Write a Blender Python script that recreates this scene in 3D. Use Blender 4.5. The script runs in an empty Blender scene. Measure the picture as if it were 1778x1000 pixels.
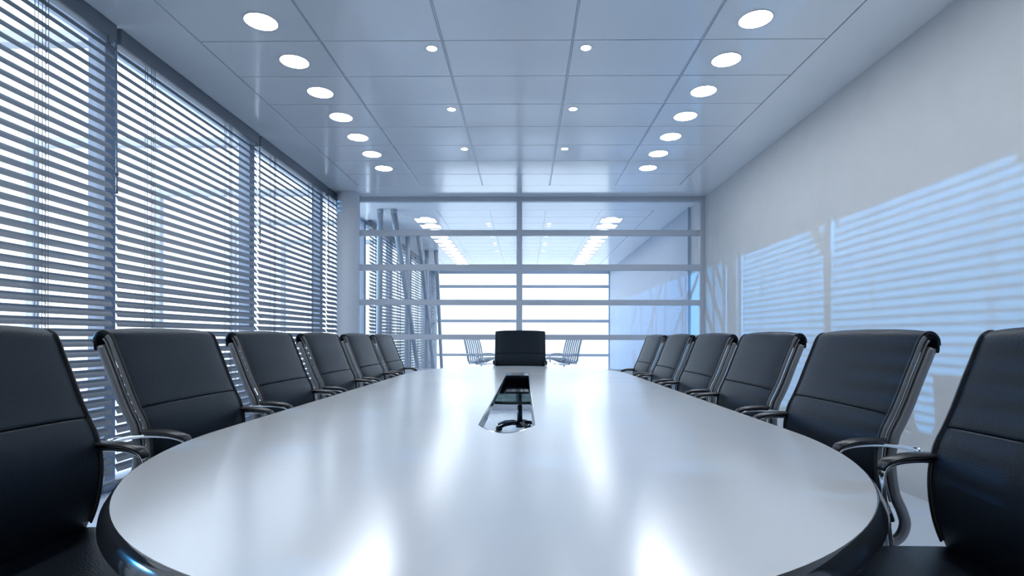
import bpy, bmesh, math, random
from mathutils import Vector, Matrix
random.seed(4)
S = bpy.context.scene
COL = S.collection

# ------------------------------------------------------------------ camera
F_PX = 950.0
CAM_H = 1.06
cam_data = bpy.data.cameras.new('camera')
cam = bpy.data.objects.new('camera', cam_data)
COL.objects.link(cam)
S.camera = cam
cam_data.sensor_width = 36.0
cam_data.lens = 36.0 * F_PX / 1778.0
cam_data.shift_x = -11.0 / 1778.0
cam_data.shift_y = 86.0 / 1778.0
cam_data.clip_start = 0.02
yaw, pitch, roll = math.atan(12 / F_PX), 0.0, 0.0022
cam.matrix_world = (Matrix.Translation((0, 0, CAM_H)) @ Matrix.Rotation(yaw, 4, 'Z')
                    @ Matrix.Rotation(math.pi / 2 + pitch, 4, 'X') @ Matrix.Rotation(roll, 4, 'Z'))

# ------------------------------------------------------------------ world, sun, exposure
W = bpy.data.worlds.new('world')
S.world = W
W.use_nodes = True
bg = W.node_tree.nodes['Background']
bg.inputs['Color'].default_value = (0.745, 0.855, 1.0, 1)
bg.inputs['Strength'].default_value = 1.15

sun_d = bpy.data.lights.new('sun', 'SUN')
sun_d.energy = 1.75
sun_d.color = (0.08, 0.46, 1.0)
sun_d.angle = math.radians(0.58)
sun = bpy.data.objects.new('sun', sun_d)
COL.objects.link(sun)
sun.rotation_euler = Vector((5.35, -0.86, -0.97)).to_track_quat('-Z', 'Y').to_euler()

S.view_settings.view_transform = 'Standard'
S.view_settings.look = 'None'
S.view_settings.gamma = 1.0
S.view_settings.use_curve_mapping = False
S.view_settings.exposure = 1.32
S.cycles.use_denoising = True
S.cycles.max_bounces = 10
S.cycles.diffuse_bounces = 5
S.cycles.glossy_bounces = 5
S.cycles.transparent_max_bounces = 24
S.cycles.caustics_reflective = False
S.cycles.caustics_refractive = False
S.cycles.sample_clamp_indirect = 6.0


# ------------------------------------------------------------------ materials
def mat(name, color, rough=0.5, metal=0.0, noise=0.0, nscale=30.0, bump=0.0, bscale=200.0, bdist=0.002, spec=0.5, coat=0.0,
        rvar=0.0, emit=None, estr=0.0):
    m = bpy.data.materials.new(name)
    m.use_nodes = True
    nt = m.node_tree
    b = nt.nodes['Principled BSDF']
    b.inputs['Base Color'].default_value = (*color, 1)
    b.inputs['Roughness'].default_value = rough
    b.inputs['Metallic'].default_value = metal
    b.inputs['Specular IOR Level'].default_value = spec
    b.inputs['Coat Weight'].default_value = coat
    if emit:
        b.inputs['Emission Color'].default_value = (*emit, 1)
        b.inputs['Emission Strength'].default_value = estr
    tc = nt.nodes.new('ShaderNodeTexCoord')
    if noise > 0:
        n = nt.nodes.new('ShaderNodeTexNoise')
        n.inputs['Scale'].default_value = nscale
        n.inputs['Detail'].default_value = 4
        nt.links.new(tc.outputs['Object'], n.inputs['Vector'])
        mx = nt.nodes.new('ShaderNodeMix')
        mx.data_type = 'RGBA'
        mx.inputs['A'].default_value = (*[c * (1 - noise) for c in color], 1)
        mx.inputs['B'].default_value = (*[min(1, c * (1 + noise)) for c in color], 1)
        nt.links.new(n.outputs['Fac'], mx.inputs['Factor'])
        nt.links.new(mx.outputs['Result'], b.inputs['Base Color'])
        if rvar > 0:
            mr = nt.nodes.new('ShaderNodeMapRange')
            mr.inputs['To Min'].default_value = rough - rvar
            mr.inputs['To Max'].default_value = rough + rvar
            nt.links.new(n.outputs['Fac'], mr.inputs['Value'])
            nt.links.new(mr.outputs['Result'], b.inputs['Roughness'])
    if bump > 0:
        n2 = nt.nodes.new('ShaderNodeTexNoise')
        n2.inputs['Scale'].default_value = bscale
        n2.inputs['Detail'].default_value = 3
        nt.links.new(tc.outputs['Object'], n2.inputs['Vector'])
        bp = nt.nodes.new('ShaderNodeBump')
        bp.inputs['Strength'].default_value = bump
        bp.inputs['Distance'].default_value = bdist
        nt.links.new(n2.outputs['Fac'], bp.inputs['Height'])
        nt.links.new(bp.outputs['Normal'], b.inputs['Normal'])
    return m


def leather_mat(name, color, rough):
    m = mat(name, color, rough, spec=0.22)
    m.node_tree.nodes['Principled BSDF'].inputs['Specular Tint'].default_value = (0.72, 0.88, 1.0, 1)
    nt = m.node_tree
    b = nt.nodes['Principled BSDF']
    tc = nt.nodes['Texture Coordinate']
    v = nt.nodes.new('ShaderNodeTexVoronoi')
    v.inputs['Scale'].default_value = 260
    n = nt.nodes.new('ShaderNodeTexNoise')
    n.inputs['Scale'].default_value = 120
    nt.links.new(tc.outputs['Object'], v.inputs['Vector'])
    nt.links.new(tc.outputs['Object'], n.inputs['Vector'])
    a = nt.nodes.new('ShaderNodeMath')
    a.operation = 'ADD'
    nt.links.new(v.outputs['Distance'], a.inputs[0])
    nt.links.new(n.outputs['Fac'], a.inputs[1])
    bp = nt.nodes.new('ShaderNodeBump')
    bp.inputs['Strength'].default_value = 0.35
    bp.inputs['Distance'].default_value = 0.0012
    nt.links.new(a.outputs[0], bp.inputs['Height'])
    nt.links.new(bp.outputs['Normal'], b.inputs['Normal'])
    return m


def glass_mat(name, tint=(1, 1, 1), ior=1.45, rough=0.0):
    m = bpy.data.materials.new(name)
    m.use_nodes = True
    nt = m.node_tree
    nt.nodes.remove(nt.nodes['Principled BSDF'])
    out = nt.nodes['Material Output']
    t = nt.nodes.new('ShaderNodeBsdfTransparent')
    t.inputs['Color'].default_value = (*tint, 1)
    g = nt.nodes.new('ShaderNodeBsdfGlossy')
    g.inputs['Roughness'].default_value = rough
    # Schlick reflectance, the same from both faces of the pane
    lw = nt.nodes.new('ShaderNodeLayerWeight')
    lw.inputs['Blend'].default_value = 0.5
    pw = nt.nodes.new('ShaderNodeMath')
    pw.operation = 'POWER'
    pw.inputs[1].default_value = 5.0
    nt.links.new(lw.outputs['Facing'], pw.inputs[0])
    fr = nt.nodes.new('ShaderNodeMath')
    fr.operation = 'MULTIPLY_ADD'
    r0 = ((ior - 1) / (ior + 1)) ** 2
    fr.inputs[1].default_value = 1 - r0
    fr.inputs[2].default_value = r0
    nt.links.new(pw.outputs[0], fr.inputs[0])
    mx = nt.nodes.new('ShaderNodeMixShader')
    nt.links.new(fr.outputs[0], mx.inputs[0])
    nt.links.new(t.outputs[0], mx.inputs[1])
    nt.links.new(g.outputs[0], mx.inputs[2])
    nt.links.new(mx.outputs[0], out.inputs['Surface'])
    return m


def lamp_mat(name, color, strength):
    m = bpy.data.materials.new(name)
    m.use_nodes = True
    nt = m.node_tree
    nt.nodes.remove(nt.nodes['Principled BSDF'])
    e = nt.nodes.new('ShaderNodeEmission')
    e.inputs['Color'].default_value = (*color, 1)
    e.inputs['Strength'].default_value = strength
    nt.links.new(e.outputs[0], nt.nodes['Material Output'].inputs['Surface'])
    return m


M = {
    'wall': mat('wall_plaster', (0.62, 0.63, 0.64), 0.75, noise=0.05, nscale=6, bump=0.25, bscale=160, bdist=0.002),
    'tile': mat('ceiling_panel_gloss', (0.87, 0.885, 0.91), 0.13, metal=0.14, noise=0.03, nscale=2.0, rvar=0.02, spec=0.8),
    'ceil': mat('ceiling_gloss', (0.87, 0.885, 0.91), 0.15, metal=0.14, noise=0.03, nscale=2.0, rvar=0.02, spec=0.8),
    'reartile': mat('rear_ceiling_satin', (0.86, 0.88, 0.91), 0.22, noise=0.03, nscale=2.0, spec=0.3),
    'groove': mat('ceiling_groove', (0.55, 0.58, 0.63), 0.3, metal=0.5, noise=0.05),
    'floor': mat('floor_polished', (0.56, 0.61, 0.68), 0.28, noise=0.04, nscale=1.5, rvar=0.04, spec=0.35),
    'slat': mat('slat_lacquer', (0.13, 0.155, 0.19), 0.42, noise=0.05, nscale=12),
    'rail': mat('headrail_lacquer', (0.10, 0.12, 0.15), 0.4, noise=0.05, nscale=12),
    'cord': mat('blind_cord', (0.13, 0.15, 0.18), 0.7, noise=0.1, nscale=200),
    'frame': mat('frame_aluminium', (0.50, 0.54, 0.60), 0.4, noise=0.04, nscale=20),
    'post': mat('window_post_paint', (0.36, 0.42, 0.52), 0.5, noise=0.04, nscale=20),
    'column': mat('column_paint', (0.58, 0.61, 0.66), 0.65, noise=0.04, nscale=10, bump=0.15, bscale=200),
    'pale': mat('outdoor_frame_paint', (0.52, 0.53, 0.545), 0.7, noise=0.04, nscale=5),
    'outside': mat('outside_concrete', (0.88, 0.89, 0.90), 0.8, noise=0.05, nscale=5),
    'tube': mat('tube_steel_paint', (0.33, 0.36, 0.40), 0.4, noise=0.05, nscale=10),
    'top': mat('table_lacquer', (0.86, 0.865, 0.87), 0.21, metal=0.4, noise=0.02, nscale=3, spec=0.8, rvar=0.02),
    'edge': mat('table_edge_black', (0.02, 0.022, 0.026), 0.09, noise=0.1, nscale=20, spec=0.7),
    'chrome': mat('chrome', (0.78, 0.79, 0.81), 0.08, metal=1.0, noise=0.02),
    'slotchrome': mat('slot_chrome', (0.42, 0.44, 0.47), 0.16, metal=1.0, noise=0.03),
    'wallblue': mat('blue_grey_panel', (0.46, 0.53, 0.64), 0.55, noise=0.03, nscale=5),
    'tubeframe': mat('dark_nickel', (0.20, 0.20, 0.205), 0.30, metal=0.4, noise=0.03, spec=0.8),
    'leather': leather_mat('black_leather', (0.006, 0.009, 0.015), 0.40),
    'piping': mat('leather_piping', (0.02, 0.02, 0.022), 0.4, noise=0.2, nscale=300),
    'stitch': mat('stitched_leather_edge', (0.15, 0.148, 0.145), 0.5, noise=0.6, nscale=500, bump=0.6, bscale=600),
    'pad': mat('arm_pad_black', (0.012, 0.013, 0.015), 0.3, noise=0.1, nscale=40),
    'base': mat('base_black', (0.014, 0.016, 0.022), 0.3, noise=0.1, nscale=30),
    'glass': glass_mat('clear_glass', (0.97, 0.985, 0.99)),
    'shelfglass': glass_mat('green_tint_glass', (0.26, 0.35, 0.345), 1.5),
    'glassedge': mat('glass_edge_green', (0.01, 0.025, 0.022), 0.08, noise=0.1),
    'lamp': lamp_mat('lamp_diffuser', (0.88, 0.94, 1.0), 15.5),
    'panel': lamp_mat('panel_diffuser', (0.95, 0.97, 1.0), 3.0),
    'lampring': mat('lamp_ring', (0.45, 0.48, 0.52), 0.3, metal=0.5, noise=0.03),
    'ribwhite': mat('pale_plastic', (0.50, 0.52, 0.56), 0.35, noise=0.03),
}


# ------------------------------------------------------------------ mesh helpers
def mesh(name, verts, faces, m, smooth=False):
    me = bpy.data.meshes.new(name)
    me.from_pydata([tuple(v) for v in verts], [], faces)
    me.materials.append(M[m] if isinstance(m, str) else m)
    if smooth:
        me.polygons.foreach_set('use_smooth', [True] * len(me.polygons))
    me.update()
    return me


def ob(name, me, parent=None, loc=(0, 0, 0), rot=(0, 0, 0), **props):
    o = bpy.data.objects.new(name, me)
    COL.objects.link(o)
    if parent is not None:
        o.parent = parent
    o.location = loc
    o.rotation_euler = rot
    for k, v in props.items():
        o[k] = v
    return o


def thing(name, label, cat, loc=(0, 0, 0), rz=0.0, group=None):
    o = ob(name, None, None, loc, (0, 0, rz), label=label, category=cat)
    if group:
        o['group'] = group
    return o


BOXF = [(0, 3, 2, 1), (4, 5, 6, 7), (0, 1, 5, 4), (1, 2, 6, 5), (2, 3, 7, 6), (3, 0, 4, 7)]


def boxv(x0, x1, y0, y1, z0, z1):
    return [(x0, y0, z0), (x1, y0, z0), (x1, y1, z0), (x0, y1, z0), (x0, y0, z1), (x1, y0, z1), (x1, y1, z1), (x0, y1, z1)]


def box(x0, x1, y0, y1, z0, z1, m, bevel=0.0, name='box', seg=2):
    if bevel <= 0:
        return mesh(name, boxv(x0, x1, y0, y1, z0, z1), BOXF, m)
    bm = bmesh.new()
    vs = [bm.verts.new(v) for v in boxv(x0, x1, y0, y1, z0, z1)]
    for f in BOXF:
        bm.faces.new([vs[i] for i in f])
    bmesh.ops.bevel(bm, geom=list(bm.edges), offset=bevel, segments=seg, affect='EDGES', profile=0.5)
    me = bpy.data.meshes.new(name)
    bm.to_mesh(me)
    bm.free()
    me.materials.append(M[m])
    if seg > 1:
        me.polygons.foreach_set('use_smooth', [True] * len(me.polygons))
    return me


def multi(parts, m, smooth=False, name='multi'):
    V, Fc = [], []
    for v, f in parts:
        k = len(V)
        V += list(v)
        Fc += [tuple(i + k for i in q) for q in f]
    return mesh(name, V, Fc, m, smooth)


def catmull(pts, n):
    P = [Vector(p) for p in pts]
    P = [P[0] * 2 - P[1]] + P + [P[-1] * 2 - P[-2]]
    out = []
    for i in range(1, len(P) - 2):
        for k in range(n):
            t = k / n
            a, b, c, d = P[i - 1], P[i], P[i + 1], P[i + 2]
            out.append(0.5 * ((2 * b) + (c - a) * t + (2 * a - 5 * b + 4 * c - d) * t * t + (3 * b - a - 3 * c + d) * t ** 3))
    out.append(P[-2])
    return out


def tube_vf(path, r, seg=10, r2=None, up=None):
    """tube along a path; r (and r2 across) may be lists"""
    P = [Vector(p) for p in path]
    n = len(P)
    R = r if isinstance(r, (list, tuple)) else [r] * n
    R2 = R if r2 is None else (r2 if isinstance(r2, (list, tuple)) else [r2] * n)
    V, Fc = [], []
    ref = None
    for i in range(n):
        t = (P[min(i + 1, n - 1)] - P[max(i - 1, 0)]).normalized()
        if up is not None:
            side = t.cross(Vector(up)).normalized()
            u = side.cross(t).normalized()
        else:
            if ref is None:
                a = Vector((0, 0, 1)) if abs(t.z) < 0.9 else Vector((1, 0, 0))
                ref = (a - t * a.dot(t)).normalized()
            else:
                ref = (ref - t * ref.dot(t)).normalized()
            u = ref
            side = t.cross(u)
        for k in range(seg):
            a = 2 * math.pi * k / seg
            V.append(P[i] + u * (math.cos(a) * R[i]) + side * (math.sin(a) * R2[i]))
    for i in range(n - 1):
        for k in range(seg):
            a, b = i * seg + k, i * seg + (k + 1) % seg
            Fc.append((a, b, b + seg, a + seg))
    Fc.append(tuple(reversed(range(seg))))
    Fc.append(tuple(range((n - 1) * seg, n * seg)))
    return V, Fc


def tube(path, r, m, seg=10, r2=None, up=None, name='tube'):
    v, f = tube_vf(path, r, seg, r2, up)
    return mesh(name, v, f, m, True)


def cyl_vf(c, r, z0, z1, seg=20, r1=None):
    r1 = r if r1 is None else r1
    V = [(c[0] + r * math.cos(2 * math.pi * k / seg), c[1] + r * math.sin(2 * math.pi * k / seg), z0) for k in range(seg)]
    V += [(c[0] + r1 * math.cos(2 * math.pi * k / seg), c[1] + r1 * math.sin(2 * math.pi * k / seg), z1) for k in range(seg)]
    Fc = [(k, (k + 1) % seg, seg + (k + 1) % seg, seg + k) for k in range(seg)]
    Fc += [tuple(reversed(range(seg))), tuple(range(seg, 2 * seg))]
    return V, Fc


def edge_split(me, deg=35):
    """shade smooth but keep edges sharper than deg"""
    bm = bmesh.new()
    bm.from_mesh(me)
    for e in bm.edges:
        if len(e.link_faces) == 2:
            e.smooth = e.calc_face_angle(0) < math.radians(deg)
    bm.to_mesh(me)
    bm.free()
    return me


def cyl(c, r, z0, z1, m, seg=24, r1=None, name='cylinder'):
    v, f = cyl_vf(c, r, z0, z1, seg, r1)
    return edge_split(mesh(name, v, f, m, True))


ORD = ['nearest', 'second', 'third', 'fourth', 'fifth', 'sixth', 'seventh', 'eighth', 'ninth', 'tenth', 'eleventh',
       'twelfth', 'thirteenth', 'fourteenth']

# ------------------------------------------------------------------ room shell
XR = 2.61          # right wall face
XB = -2.74         # blinds plane
XG = -2.90         # window glass plane
ZC = 3.12          # ceiling face
Y0, YP, YE = -1.6, 8.05, 16.7
ST = dict(kind='structure')

ob('floor', box(-3.05, XR + .12, Y0 - .1, YE + .1, -0.12, 0.0, 'floor'), **ST)
ob('wall_right', box(XR, XR + .12, Y0 - .1, YE + .1, 0, ZC + .2, 'wall'), **ST)
ob('wall_front', box(-3.05, XR, Y0 - .1, Y0, 0, ZC + .2, 'wall'), **ST)
ob('wall_left', box(-3.05, XB - .06, Y0, -0.30, 0, ZC, 'wall'), **ST)

# ceilings: a slab, flush borders around the tiled field, single tiles hung below the slab
COLX = [-2.282, -1.432, -0.582, 0.325, 1.215, 2.079]
ROW = 0.5172


def make_ceiling(name, ya, yb, r0, nrow, slab_m='ceil', tile_m='tile'):
    r1 = r0 + nrow * ROW
    parts = [(boxv(-3.05, XR, ya, yb, ZC + .025, ZC + .2), BOXF),
             (boxv(-3.05, COLX[0], ya, yb, ZC, ZC + .03), BOXF), (boxv(COLX[-1], XR, ya, yb, ZC, ZC + .03), BOXF),
             (boxv(COLX[0], COLX[-1], r1, yb, ZC, ZC + .03), BOXF)]
    if r0 > ya + .01:
        parts.append((boxv(COLX[0], COLX[-1], ya, r0, ZC, ZC + .03), BOXF))
    c = ob(name, multi(parts, slab_m), **ST)
    ms = []
    for i in range(5):
        w = COLX[i + 1] - COLX[i]
        ms.append(box(-w / 2 + .0085, w / 2 - .0085, -ROW / 2 + .0045, ROW / 2 - .0045, 0, .022, tile_m, .002, seg=1))
    for i in range(5):
        for k in range(nrow):
            ob('tile', ms[i], c, ((COLX[i] + COLX[i + 1]) / 2, r0 + (k + .5) * ROW, ZC))
    # metal T bars in the grooves
    for x in COLX[1:-1]:
        ob('grid_bar', box(x - .0065, x + .0065, r0, r1, ZC + .003, ZC + .026, 'groove'), c)
    rb = box(COLX[0], COLX[-1], -.0028, .0028, ZC + .004, ZC + .026, 'groove')
    for k in range(1, nrow):
        ob('grid_bar', rb, c, (0, r0 + k * ROW, 0))
    return c


R_FRONT = 3.793 - 7 * ROW
make_ceiling('ceiling', Y0, YP, R_FRONT, 14)
make_ceiling('ceiling_rear', YP, YE, 8.84, 15, 'reartile', 'reartile')
ob('ceiling_front_edge', box(-3.05, XR, Y0 - .1, Y0, ZC, ZC + .2, 'ceil'), **ST)

# ------------------------------------------------------------------ left window wall: posts, sills, panes, bay by bay
GAPS = [-0.32, 1.66, 3.605, 5.545, 7.48, 9.55, 11.5, 13.45, 15.4]
PITCH_BAY = 1.94


def bay(i, y0, y1):
    w = ob('window_%d' % i, None, **ST)
    ob('window_post', box(-2.96, -2.84, y1 + .055, y1 + .155, 0, ZC, 'post', .004, seg=1), w)
    ob('window_rail', box(-2.95, -2.85, y0 + .17, y1 + .04, 0, .07, 'post'), w)
    ob('window_header', box(-2.95, -2.85, y0 + .17, y1 + .04, ZC - .05, ZC, 'post'), w)
    ob('glass_pane', box(XG - .006, XG + .006, y0 + .17, y1 + .04, .07, ZC - .05, 'glass'), w)


for i in range(len(GAPS)):
    y1 = GAPS[i + 1] if i + 1 < len(GAPS) else 16.5
    bay(i + 1, GAPS[i], y1)

# ------------------------------------------------------------------ blinds
TILT = math.radians(56)
CH = 0.056
SP = 0.0647


def slat_mesh(L):
    V, Fc = [], []
    n = 4
    th = .0016
    for y in (0, L):
        for k in range(n + 1):
            s = (k / n - .5) * CH          # s<0: outer edge (high), s>0: room edge (low)
            bow = .0045 * (1 - (2 * k / n - 1) ** 2)
            x = s * math.cos(TILT) + bow * math.sin(TILT)
            z = -s * math.sin(TILT) + bow * math.cos(TILT)
            V.append((x, y, z))
            V.append((x - th * math.sin(TILT), y, z - th * math.cos(TILT)))
    m = 2 * (n + 1)
    for k in range(n):
        a = 2 * k
        Fc.append((a, a + 2, m + a + 2, m + a))
        Fc.append((a + 1, m + a + 1, m + a + 3, a + 3))
    Fc.append((0, m, m + 1, 1))
    e = 2 * n
    Fc.append((e, e + 1, m + e + 1, m + e))
    for o_ in (0, m):
        Fc.append(tuple(o_ + 2 * k for k in range(n + 1)) + tuple(o_ + 2 * k + 1 for k in reversed(range(n + 1))))
    return edge_split(mesh('slat', V, Fc, 'slat', True), 50)


def blind(y0, y1, label, wand=True, cords=(0.33, 1.38)):
    L = y1 - y0
    t = thing('venetian_blind', label, 'blind', (XB, y0, 0), group='venetian blinds along the window wall')
    ob('headrail', box(-.035, .035, 0, L, 3.01, ZC - .001, 'rail', .003, seg=1), t)
    me = slat_mesh(L)
    z = 2.962
    n = 0
    while z > .17:
        ob('slat', me, t, (0, 0, z))
        z -= SP
        n += 1
    ob('bottom_rail', box(-.022, .022, 0, L, .085, .105, 'slat', .003, seg=1), t)
    for cy in cords:
        if cy > L - .05:
            continue
        parts = []
        for dy, dx in ((-.02, .026), (0.0, .026), (.02, .026), (-.01, -.026), (.012, -.026)):
            parts.append(tube_vf([(dx, cy + dy, .1), (dx, cy + dy, 3.01)], .0022, 4))
        for k in range(n):        # the ladder's rungs
            zz = 2.962 - SP * k
            parts.append(tube_vf([(-.024, cy - .01, zz + .020), (.024, cy + .012, zz - .034)], .0020, 4))
        ob('ladder_cord', multi(parts, 'cord', True), t)
    if wand:
        w = ob('tilt_wand', tube([(.03, L - .04, 3.02), (.052, L - .03, 2.98), (.055, L - .025, 2.05), (.055, L - .025, 2.0)],
                                 [.004, .005, .005, .007], 'rail', 8), t)
        ob('wand_hook', box(.03, .05, L - .085, L - .05, 2.975, 3.01, 'rail', .002, seg=1), w)
        ob('wand_grip', tube([(.055, L - .025, 2.12), (.055, L - .025, 2.14)], .010, 'rail', 8), w)
    return t


BL = ['venetian blind wholly out of the picture beside the camera',
      'dark slatted venetian blind nearest the camera, cut by the picture edge, beside the nearest chair',
      'wide dark venetian blind behind the second chair, after the blind cut by the edge',
      'dark venetian blind ending at the narrow blind strip beside the round column',
      'narrow strip of dark venetian blind touching the round column',
      'first pale-lit blind seen through the glass partition, nearest the column',
      'second blind in the room behind the glass partition',
      'third blind in the room behind the glass partition',
      'last blind behind the glass partition, ending at the far window']
for i in range(len(GAPS)):
    y1 = GAPS[i + 1] if i + 1 < len(GAPS) else 16.55
    if i == 4:
        y1 = 7.93
    blind(GAPS[i] + .018, y1 - .018, BL[i], wand=(i != 4))

# ------------------------------------------------------------------ frames outside the windows
for i, y in enumerate([1.82, 3.93, 6.04, 8.15, 10.26, 12.37]):
    t = thing('outdoor_frame', 'pale outdoor post and beam frame behind the blinds, %s from the camera' % ORD[i], 'frame',
              (0, y, 0), group='outdoor frames behind the blinds')
    ob('post', box(-5.55, -5.46, -.045, .045, 0, 3.27, 'pale', .006, seg=1), t)
    ob('beam', box(-5.46, -3.05, -.045, .045, 3.17, 3.27, 'pale', .006, seg=1), t)
ob('ground', box(-14, -3.05, -4, 22, -.3, -.02, 'outside'), **ST)

# ------------------------------------------------------------------ round corner column, glass partition, pilaster
ob('column', cyl((-2.535, 7.80), .152, 0, ZC, 'column', 48), **ST)


def hz(py, dist):
    return CAM_H + (586 - py) * dist / F_PX


gp = ob('glass_partition', None, **ST)
XL_P, XR_P = -2.70, XR
bars = [(0, .08), (.515, .595), (1.026, 1.104), (1.535, 1.615), (2.045, 2.132), (2.556, 2.636), (3.055, ZC)]
for a, b in bars:
    ob('transom', box(XL_P, XR_P, YP - .04, YP + .04, a, b, 'frame', .003, seg=1), gp)
XM = [(-2.70, -2.455), (-.128, -.05), (2.548, XR)]
for k, (a, b) in enumerate(XM):
    ob('mullion', box(a, b, YP - .043, YP + .043, 0, ZC, 'frame', .003, seg=1), gp)
for r in range(len(bars) - 1):
    for a, b in ((XM[0][1], XM[1][0]), (XM[1][1], XM[2][0])):
        ob('pane', box(a, b, YP - .005, YP + .005, bars[r][1], bars[r + 1][0], 'glass'), gp)
ob('wall_rear_right', box(2.565, XR + .01, 8.68, YE - .05, 0, ZC - .001, 'wallblue'), **ST)

# far window of the room behind
fw = ob('window_10', None, **ST)
for a, b in [(0, .06), (.487, .568), (1.517, 1.61), (2.57, 2.66), (3.0, ZC)]:
    ob('transom', box(-2.95, XR, YE - .04, YE + .04, a, b, 'frame', .003, seg=1), fw)
for a, b in [(-2.95, -2.70), (-.28, -.09), (2.53, XR)]:
    ob('mullion', box(a, b, YE - .045, YE + .045, 0, ZC, 'frame', .003, seg=1), fw)
for a, b in [(-2.7, -.28), (-.09, 2.53)]:
    ob('pane', box(a, b, YE - .005, YE + .005, .06, 3.0, 'glass'), fw)

# steel tubes in the room behind: vertical and leaning pairs hung from its ceiling along the blinds
for i, y in enumerate([8.78, 10.85, 12.96]):
    for kind in ('upright', 'leaning'):
        xt = -2.34 if kind == 'upright' else -2.12
        xb = -2.36 if kind == 'upright' else -2.50
        yb = 0 if kind == 'upright' else min(4.2, 16.4 - y)
        t = thing('steel_tube', '%s grey steel tube in the %s pair beyond the glass partition' % (kind, ORD[i]), 'tube', (0, y, 0),
                  group='grey tubes beyond the glass partition')
        p0, p1 = Vector((xb, yb, 0.0)), Vector((xt, 0, ZC - .05))
        ob('pipe', tube([p0.lerp(p1, u / 8) for u in range(9)], .048, 'tube', 20), t)
        ob('ceiling_flange', cyl((xt, 0), .052, ZC - .07, ZC - .002, 'tube', 20), t)
        ob('foot_flange', cyl((xb, yb), .075, 0, .02, 'tube', 20), t)

# ------------------------------------------------------------------ ceiling lights
def round_light(x, y, r, label, group):
    t = thing('ceiling_downlight', label, 'ceiling light', (x, y, ZC), group=group)
    seg = 40
    V, Fc = [], []
    for rr, z in ((r + .006, .0), (r + .005, -.004), (r, -.004), (r, 0)):
        V += [(rr * math.cos(2 * math.pi * k / seg), rr * math.sin(2 * math.pi * k / seg), z) for k in range(seg)]
    for j in range(3):
        for k in range(seg):
            Fc.append((j * seg + k, j * seg + (k + 1) % seg, (j + 1) * seg + (k + 1) % seg, (j + 1) * seg + k))
    ob('trim_ring', mesh('trim_ring', V, Fc, 'lampring', True), t)
    ob('diffuser', cyl((0, 0), r, -.003, 0, 'lamp', seg), t)


for side, x, w in (('window', -1.73, 'row by the windows'), ('wall', 1.483, 'row by the plain wall')):
    for k in range(8):  # added lamps out of view, continuing the rows to brighten the near table
        round_light(x, 3.552 - .5167 * (k + 1), .101, 'added unseen fill light, %s above the picture edge in the %s' % (ORD[k], w),
                    'added unseen fill lights overhead')
    for k in range(7):
        round_light(x, 3.552 + .5167 * k, .101, 'large round white ceiling light, %s from the camera in the %s' % (ORD[k], w),
                    'large round ceiling lights')
for side, x in (('window', -.67), ('wall', .426)):
    for k in range(3):
        round_light(x, 3.89 + 1.04 * k, .036, 'small round spotlight, %s from the camera in the middle row on the %s side' % (ORD[k], side),
                    'small round spotlights')
sq_ring = multi([(boxv(-.19, .19, -.175, -.16, -.006, 0), BOXF), (boxv(-.19, .19, .16, .175, -.006, 0), BOXF),
                 (boxv(-.19, -.175, -.16, .16, -.006, 0), BOXF), (boxv(.175, .19, -.16, .16, -.006, 0), BOXF)], 'lampring')
sq_pan = box(-.175, .175, -.16, .16, -.004, 0, 'panel')
for side, x in (('window', -1.757), ('wall', 1.50)):
    for k in range(12):
        t = thing('panel_light', 'square ceiling panel light beyond the glass, %s from the partition on the %s side' % (ORD[k], side),
                  'ceiling light', (x, 9.62 + ROW * k, ZC), group='square panel lights beyond the glass')
        ob('light_frame', sq_ring, t)
        ob('diffuser', sq_pan, t)
for side, x in (('window', -.67), ('wall', .426)):
    for k in range(4):
        round_light(x, 9.9 + 1.04 * k, .036, 'small round spotlight beyond the glass, %s from the partition on the %s side' % (ORD[k], side),
                    'small round spotlights beyond the glass')

# ------------------------------------------------------------------ table
TX, TY, TA, TB, TZ = -.067, 3.40, 2.68, .985, .74


def outline(off, n=160):
    """straight sides and half-elliptic ends, offset along the normal"""
    ea = 1.25
    sy = TA + .09 - ea
    pts = []
    for k in range(n):
        a = 2 * math.pi * (k + .5) / n
        c, s_ = math.cos(a), math.sin(a)
        nx, ny = c / TB, s_ / ea
        l = math.hypot(nx, ny)
        pts.append((TB * c + off * nx / l, ea * s_ + (sy if s_ > 0 else -sy) + off * ny / l))
    return pts


def slot(off, n=20):
    """stadium-like slot in the middle of the table: straight sides, shallow arced ends"""
    hw, y0, y1, bul, bf = .105 + off, 2.0 - TY - off, 4.96 - TY + off, .17, .02
    pts = []
    for k in range(n + 1):
        u = -1 + 2 * k / n
        pts.append((hw * u, y0 - bul * (1 - u * u)))
    for k in range(n + 1):
        u = 1 - 2 * k / n
        pts.append((hw * u, y1 + bf * (1 - u * u)))
    return pts


def ring_faces(a0, b0, n, flip=False):
    F = []
    for k in range(n):
        q = (a0 + k, a0 + (k + 1) % n, b0 + (k + 1) % n, b0 + k)
        F.append(tuple(reversed(q)) if flip else q)
    return F


def inside(c, loop):
    r = False
    for k in range(len(loop)):
        (xa, ya), (xb, yb) = loop[k - 1], loop[k]
        if (ya > c.y) != (yb > c.y) and c.x < (xb - xa) * (c.y - ya) / (yb - ya) + xa:
            r = not r
    return r


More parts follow.
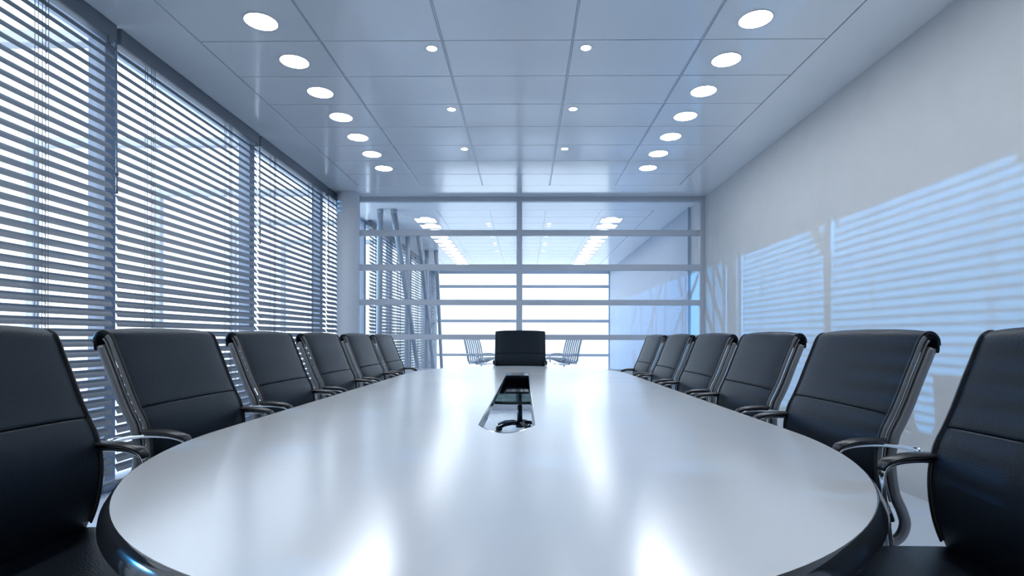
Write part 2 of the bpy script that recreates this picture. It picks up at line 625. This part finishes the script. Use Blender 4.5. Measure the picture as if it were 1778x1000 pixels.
def plate_with_hole(outer, inner, z, m, name, up=True):
    bm = bmesh.new()
    es = []
    for loop in (outer, inner):
        vs = [bm.verts.new((x, y, z)) for x, y in loop]
        for k in range(len(vs)):
            es.append(bm.edges.new((vs[k], vs[(k + 1) % len(vs)])))
    bmesh.ops.triangle_fill(bm, edges=es, use_beauty=True)
    # a loop inside the hole may be filled: drop faces whose centre lies in the hole
    hx = max(abs(p[0]) for p in inner)
    ylo, yhi = min(p[1] for p in inner), max(p[1] for p in inner)
    for f in list(bm.faces):
        c = f.calc_center_median()
        if abs(c.x) < hx and ylo + .001 < c.y < yhi - .001 and f.calc_area() > 0 and inside(c, inner):
            bm.faces.remove(f)
    bmesh.ops.recalc_face_normals(bm, faces=bm.faces)
    for f in bm.faces:
        if (f.normal.z > 0) != up:
            f.normal_flip()
    me = bpy.data.meshes.new(name)
    bm.to_mesh(me)
    bm.free()
    me.materials.append(M[m])
    return me


tb = thing('conference_table', 'long oval conference table with grey-white lacquer top and black rim', 'table', (TX, TY, 0))
ob('tabletop', plate_with_hole(outline(0), slot(0), TZ, 'top', 'tabletop'), tb)
N = 160
rim = []
prof = [(0, TZ), (.003, TZ - .001), (.010, TZ - .010), (.018, TZ - .024), (.020, TZ - .034), (.016, TZ - .041), (.0, TZ - .044)]
for off, z in prof:
    rim += [(x, y, z) for x, y in outline(off, N)]
Fr = []
for j in range(len(prof) - 1):
    Fr += ring_faces(j * N, (j + 1) * N, N, True)
rim_me = edge_split(mesh('edge_rim', rim, Fr, 'edge', True), 40)
ob('edge_rim', rim_me, tb)
ob('underside', plate_with_hole(outline(0), slot(0), TZ - .044, 'edge', 'underside', up=False), tb)
NS = len(slot(0))
V = []
prof = [(0, TZ), (-.003, TZ + .0015), (-.007, TZ - .001), (-.010, TZ - .024)]
for off, z in prof:
    V += [(x, y, z) for x, y in slot(off)]
Fs = []
for j in range(len(prof) - 1):
    Fs += ring_faces(j * NS, (j + 1) * NS, NS)
ob('slot_rim', edge_split(mesh('slot_rim', V, Fs, 'slotchrome', True), 40), tb, label='chrome rim of the long slot')
V = []
for off, z in [(-.0098, TZ - .022), (-.006, TZ - .040), (0, TZ - .044)]:
    V += [(x, y, z) for x, y in slot(off)]
ob('slot_lining', edge_split(mesh('slot_lining', V, ring_faces(0, NS, NS) + ring_faces(NS, 2 * NS, NS), 'edge', True), 40), tb)
# glass shelf hung under the slot
sh = []
hw, ys, ye = .30, 3.46 - TY, 5.5 - TY
for k in range(25):
    u = -1 + 2 * k / 24
    sh.append((hw * u, ys + .09 * u * u))
sh += [(hw, ye), (-hw, ye)]
n = len(sh)
Vg = [(x, y, .636) for x, y in sh] + [(x, y, .654) for x, y in sh]
shelf = ob('glass_shelf', mesh('glass_shelf', Vg, [tuple(range(n, 2 * n))], 'shelfglass'), tb, label='green-tinted glass shelf under the slot')
ob('shelf_edge', mesh('shelf_edge', Vg, ring_faces(0, n, n), 'glassedge'), shelf)
for x in (-.27, .27):
    for y in (ys + .15, ye - .06):
        ob('shelf_hanger', cyl((x, y), .008, .634, TZ - .05, 'chrome', 12), tb)
for x, y in ((-.42, -1.75), (.42, -1.75), (-.45, 1.45), (.45, 1.45)):
    ob('leg', cyl((x, y), .045, .012, TZ - .05, 'chrome', 28), tb)
    ob('foot_plate', cyl((x, y), .13, 0, .014, 'edge', 36), tb)

# ------------------------------------------------------------------ chairs
def pad_sweep(front, width, thick, n_sub, m, crown=.008, ex=5.0, seg=36, round_end=.016, ends=(True, True)):
    """cushion: front-surface profile (y, z) swept as a rounded slab of the given thicknesses"""
    pts3 = catmull([(0, y, z) for y, z in front], n_sub)
    T = catmull([(t, 0, 0) for t in thick], n_sub)
    Wd = catmull([(w, 0, 0) for w in width], n_sub)
    P = [(p.y, p.z) for p in pts3]
    n = len(P)
    ln = [0]
    for i in range(1, n):
        ln.append(ln[-1] + math.hypot(P[i][0] - P[i - 1][0], P[i][1] - P[i - 1][1]))
    tot = ln[-1]

    def at(s):
        s = max(0, min(tot, s))
        for i in range(1, n):
            if ln[i] >= s:
                k = (s - ln[i - 1]) / max(1e-9, ln[i] - ln[i - 1])
                return (P[i - 1][0] + (P[i][0] - P[i - 1][0]) * k, P[i - 1][1] + (P[i][1] - P[i - 1][1]) * k,
                        T[i - 1].x + (T[i].x - T[i - 1].x) * k, Wd[i - 1].x + (Wd[i].x - Wd[i - 1].x) * k)
        return (*P[-1], T[-1].x, Wd[-1].x)
    body = [round_end + (tot - 2 * round_end) * k / 44 for k in range(45)]
    S_ = []
    if ends[0]:
        for a in range(6):
            q = math.pi / 2 * a / 6
            S_.append((round_end * (1 - math.cos(q)), .62 + .38 * math.sin(q)))
    S_ += [(s, 1.0) for s in body]
    if ends[1]:
        for a in range(5, -1, -1):
            q = math.pi / 2 * a / 6
            S_.append((tot - round_end * (1 - math.cos(q)), .62 + .38 * math.sin(q)))
    V, Fc = [], []
    for s, sc in S_:
        y, z, t, w = at(s)
        ya, za, *_ = at(s + .012)
        yb, zb, *_ = at(s - .012)
        dy, dz = ya - yb, za - zb
        l = math.hypot(dy, dz)
        ny, nz = dz / l, -dy / l      # forward normal for an upward profile
        cy, cz = y - ny * t / 2, z - nz * t / 2
        for k in range(seg):
            a = 2 * math.pi * k / seg
            c, sn = math.cos(a), math.sin(a)
            px = abs(c) ** (2 / ex) * (1 if c >= 0 else -1) * (w / 2 - (1 - sc) * .012)
            pn = abs(sn) ** (2 / 2.6) * (1 if sn >= 0 else -1) * t / 2 * sc
            if sn > 0:
                pn += crown * (1 - (2 * px / w) ** 2)
            V.append((px, cy + ny * pn, cz + nz * pn))
    for i in range(len(S_) - 1):
        for k in range(seg):
            a, b = i * seg + k, i * seg + (k + 1) % seg
            Fc.append((a, a + seg, b + seg, b))
    Fc.append(tuple(range(seg)))
    Fc.append(tuple(reversed(range((len(S_) - 1) * seg, len(S_) * seg))))
    return edge_split(mesh('pad', V, Fc, m, True), 50)


CW = .583
LOW = [(-.272, .508), (-.262, .535), (-.250, .565), (-.240, .600), (-.232, .645), (-.229, .69), (-.232, .735), (-.245, .790), (-.267, .836)]
UPP = [(-.267, .837), (-.288, .884), (-.313, .950), (-.337, 1.010), (-.353, 1.051), (-.366, 1.072), (-.385, 1.083), (-.407, 1.080), (-.423, 1.062),
       (-.427, 1.040), (-.426, 1.016)]


def offset_profile(prof, d, n=5):
    P = catmull([(0, y, z) for y, z in prof], n)
    out = []
    for i, p in enumerate(P):
        t = (P[min(i + 1, len(P) - 1)] - P[max(i - 1, 0)]).normalized()
        out.append((p.y - t.z * d, p.z + t.y * d))
    return out


def make_chair():
    t = ob('conference_chair', None)
    ob('backrest', pad_sweep(UPP, [CW] * len(UPP), [.030, .031, .031, .030, .028, .025, .021, .018, .017, .016, .015], 6, 'leather', round_end=.009), t)
    ob('lumbar_cushion', pad_sweep(LOW, [CW] * 9, [.034] * 6 + [.034, .033, .031], 6, 'leather', round_end=.009), t)
    # seat
    bm = bmesh.new()
    sw, sd = .292, .28
    vs = [bm.verts.new(v) for v in boxv(-sw, sw, -sd - .015, sd, .460, .530)]
    for f in BOXF:
        bm.faces.new([vs[i] for i in f])
    ve = [e for e in bm.edges if abs(e.verts[0].co.z - e.verts[1].co.z) > .01]
    bmesh.ops.bevel(bm, geom=ve, offset=.035, segments=5, affect='EDGES', profile=.5)
    he = [e for e in bm.edges if abs(e.verts[0].co.z - e.verts[1].co.z) < .001 and len(e.link_faces) == 2 and
          abs(e.link_faces[0].normal.z) + abs(e.link_faces[1].normal.z) > .9 and abs(e.link_faces[0].normal.z - e.link_faces[1].normal.z) > .5]
    bmesh.ops.bevel(bm, geom=he, offset=.024, segments=4, affect='EDGES', profile=.5)
    me = bpy.data.meshes.new('seat')
    bm.to_mesh(me)
    bm.free()
    me.materials.append(M['leather'])
    me.polygons.foreach_set('use_smooth', [True] * len(me.polygons))
    seat = ob('seat', edge_split(me, 60), t)
    ob('seat_pan', box(-.24, .24, -.22, .22, .440, .465, 'base', .008), t)
    for s in (-1, 1):
        # side frame tube behind the cushion, tucking under the seat
        back = [q for q in reversed(offset_profile(LOW[4:] + UPP[1:5], .057))]
        path = [(s * .274, y, z) for y, z in back] + catmull([(s * .274, y, z) for y, z in [back[-1], (-.300, .59), (-.322, .54), (-.330, .50),
                                                             (-.312, .462), (-.27, .445), (-.20, .440), (-.06, .440)]], 6)[3:]
        ob('frame_tube', tube(path, .0155, 'tubeframe', 12), t)
        path = [(s * .284, y, z) for y, z in offset_profile(LOW[2:] + UPP[1:6], .0320)]
        ob('frame_channel', tube(path, .0040, 'tubeframe', 8), t)
        pip = ob('edge_piping', tube([(s * (CW / 2 - .004), y, z) for y, z in offset_profile(LOW[1:] + UPP[1:-1], .004)], .0030, 'piping', 8), t)
        path = [(s * (CW / 2 - .0015), y, z) for y, z in offset_profile(LOW[1:] + UPP[1:6], .014)]
        ob('stitched_edge', tube(path, .0030, 'stitch', 6, r2=.008, up=(1, 0, 0)), t)
        # cantilever arm
        ap = catmull([(s * .290, y, z) for y, z in [(-.356, .725), (-.31, .737), (-.255, .7435), (-.20, .7435), (-.155, .738), (-.125, .725), (-.116, .695)]]
                     + [(s * .290, -.122, .63), (s * .288, -.13, .57), (s * .28, -.135, .51), (s * .25, -.135, .470)], 6)
        arm = ob('armrest', tube(ap, .011, 'chrome', 10, r2=.0065, up=(s, 0, 0)), t)
        pp = [p for p in ap if p.y > -.262 and p.z > .705]
        k = len(pp)
        rr = [.0085 if i < k * .75 else .0085 - .003 * ((i - k * .75) / (k * .25)) for i in range(k)]
        pp = [p + Vector((0, 0 if p.z > .73 else .004, .005 + r)) for p, r in zip(pp, rr)]
        pad = ob('arm_pad', tube(pp, rr, 'pad', 14, r2=[r * 2.4 for r in rr], up=(0, 0, 1)), arm)
        edge_split(pad.data, 60)
        ob('arm_joint', tube([(s * .262, -.356, .725), (s * .305, -.356, .725)], .0125, 'chrome', 18), arm)
        edge_split(arm.children[-1].data, 40)
    ob('gas_lift', multi([cyl_vf((0, 0), .018, .27, .458, 20), cyl_vf((0, 0), .030, .12, .30, 20, .027)], 'base', True), t)
    ob('base_hub', multi([cyl_vf((0, 0), .046, .07, .135, 24, .036)], 'base', True), t)
    legm = tube([(0, .03, .112), (0, .10, .120), (0, .20, .108), (0, .27, .086), (0, .305, .070)], [.022, .020, .017, .014, .012], 'base', 10,
                r2=[.024, .022, .019, .016, .014], up=(0, 0, 1))
    cas = tube([(-.026, .295, .028), (-.009, .295, .028), (-.008, .295, .028), (.008, .295, .028), (.009, .295, .028), (.026, .295, .028)],
               [.028, .028, .012, .012, .028, .028], 'base', 18)
    for k in range(5):
        a = 2 * math.pi * k / 5 + .30
        l = ob('base_leg', legm, t, (0, 0, 0), (0, 0, a))
        ob('caster', edge_split(cas, 40), l)
    return t


def copy_tree(o, parent=None):
    c = o.copy()
    COL.objects.link(c)
    if parent is not None:
        c.parent = parent
    for ch in list(o.children):
        copy_tree(ch, c)
    return c


SPC = .77
proto = make_chair()
used = False


def place(x, y, rz, label, group='black leather conference chairs', tall=1.0):
    global used
    o = proto if not used else copy_tree(proto)
    used = True
    o.location = (x, y, 0)
    o.scale = (1, 1, tall)
    o.rotation_euler = (0, 0, rz)
    o['label'] = label
    o['category'] = 'chair'
    o['group'] = group


LAB_L = ['black leather armchair on the blinds side nearest the camera, cut by the picture edge',
         'second black leather armchair from the camera along the blinds side of the table',
         'third black leather armchair from the camera along the blinds side of the table',
         'fourth black leather armchair from the camera along the blinds side of the table',
         'fifth black leather armchair from the camera along the blinds side of the table',
         'sixth and farthest black leather armchair along the blinds side of the table']
LAB_R = [l.replace('the blinds side', 'the plain wall side') for l in LAB_L]
for k in range(6):
    place(-.955, 1.725 + CW / 2 + SPC * (k - 1) - (.01 if k == 0 else 0), -math.pi / 2, LAB_L[k])
for k in range(6):
    place(.808, 1.636 + CW / 2 + SPC * (k - 1) - (.02 if k == 0 else 0), math.pi / 2, LAB_R[k])
place(TX + .009, 6.03, math.pi, 'black leather armchair at the far head of the table, seen from the front', tall=1.05)

# ------------------------------------------------------------------ ribbed pale chairs in the room behind
def rib_chair():
    t = ob('ribbed_chair', None)
    prof = [(.34, .54), (.30, .575), (.18, .565), (.02, .520), (-.12, .475), (-.195, .49), (-.225, .56), (-.25, .68), (-.285, .82), (-.335, .96), (-.36, 1.02)]
    for k in range(8):
        x = -.24 + .48 * k / 7
        path = catmull([(x, y, z) for y, z in prof], 4)
        ob('rib', tube(path, .006, 'ribwhite', 8, r2=.027, up=(1, 0, 0)), t)
    for s in (-1, 1):
        ob('side_rail', tube(catmull([(s * .265, y - .01, z - .012) for y, z in prof], 4), .012, 'chrome', 8), t)
        ob('armrest', tube(catmull([(s * .29, -.25, .66), (s * .31, -.1, .67), (s * .31, .08, .66), (s * .30, .16, .60), (s * .27, .16, .46)], 5),
                           .012, 'ribwhite', 8, r2=.020, up=(1, 0, 0)), t)
    ob('cross_bar', tube([(-.26, -.2, .44), (.26, -.2, .44)], .012, 'chrome', 8), t)
    ob('seat_support', multi([(boxv(-.25, .25, .05, .09, .42, .445), BOXF), (boxv(-.04, .04, -.2, .09, .41, .43), BOXF)], 'chrome'), t)
    ob('pedestal', multi([cyl_vf((0, -.03), .022, .06, .42, 16), cyl_vf((0, -.03), .04, .05, .12, 16)], 'chrome', True), t)
    lm = tube([(0, .02, .075), (0, .16, .07), (0, .29, .045)], [.016, .014, .011], 'chrome', 8)
    cs = tube([(-.02, .28, .025), (.02, .28, .025)], .025, 'base', 14)
    for k in range(5):
        l = ob('base_leg', lm, t, (0, -.03, 0), (0, 0, 2 * math.pi * k / 5))
        ob('caster', cs, l)
    return t


rc = rib_chair()
rc.location = (-1.02, 13.0, 0)
rc.rotation_euler = (0, 0, math.radians(-130))
rc['label'] = 'pale ribbed swivel chair beyond the glass partition on the blinds side'
rc['category'] = 'chair'
rc['group'] = 'ribbed chairs beyond the glass'
rc2 = copy_tree(rc)
rc2.location = (.90, 13.0, 0)
rc2.rotation_euler = (0, 0, math.radians(130))
rc2['label'] = 'pale ribbed swivel chair beyond the glass partition on the plain wall side'
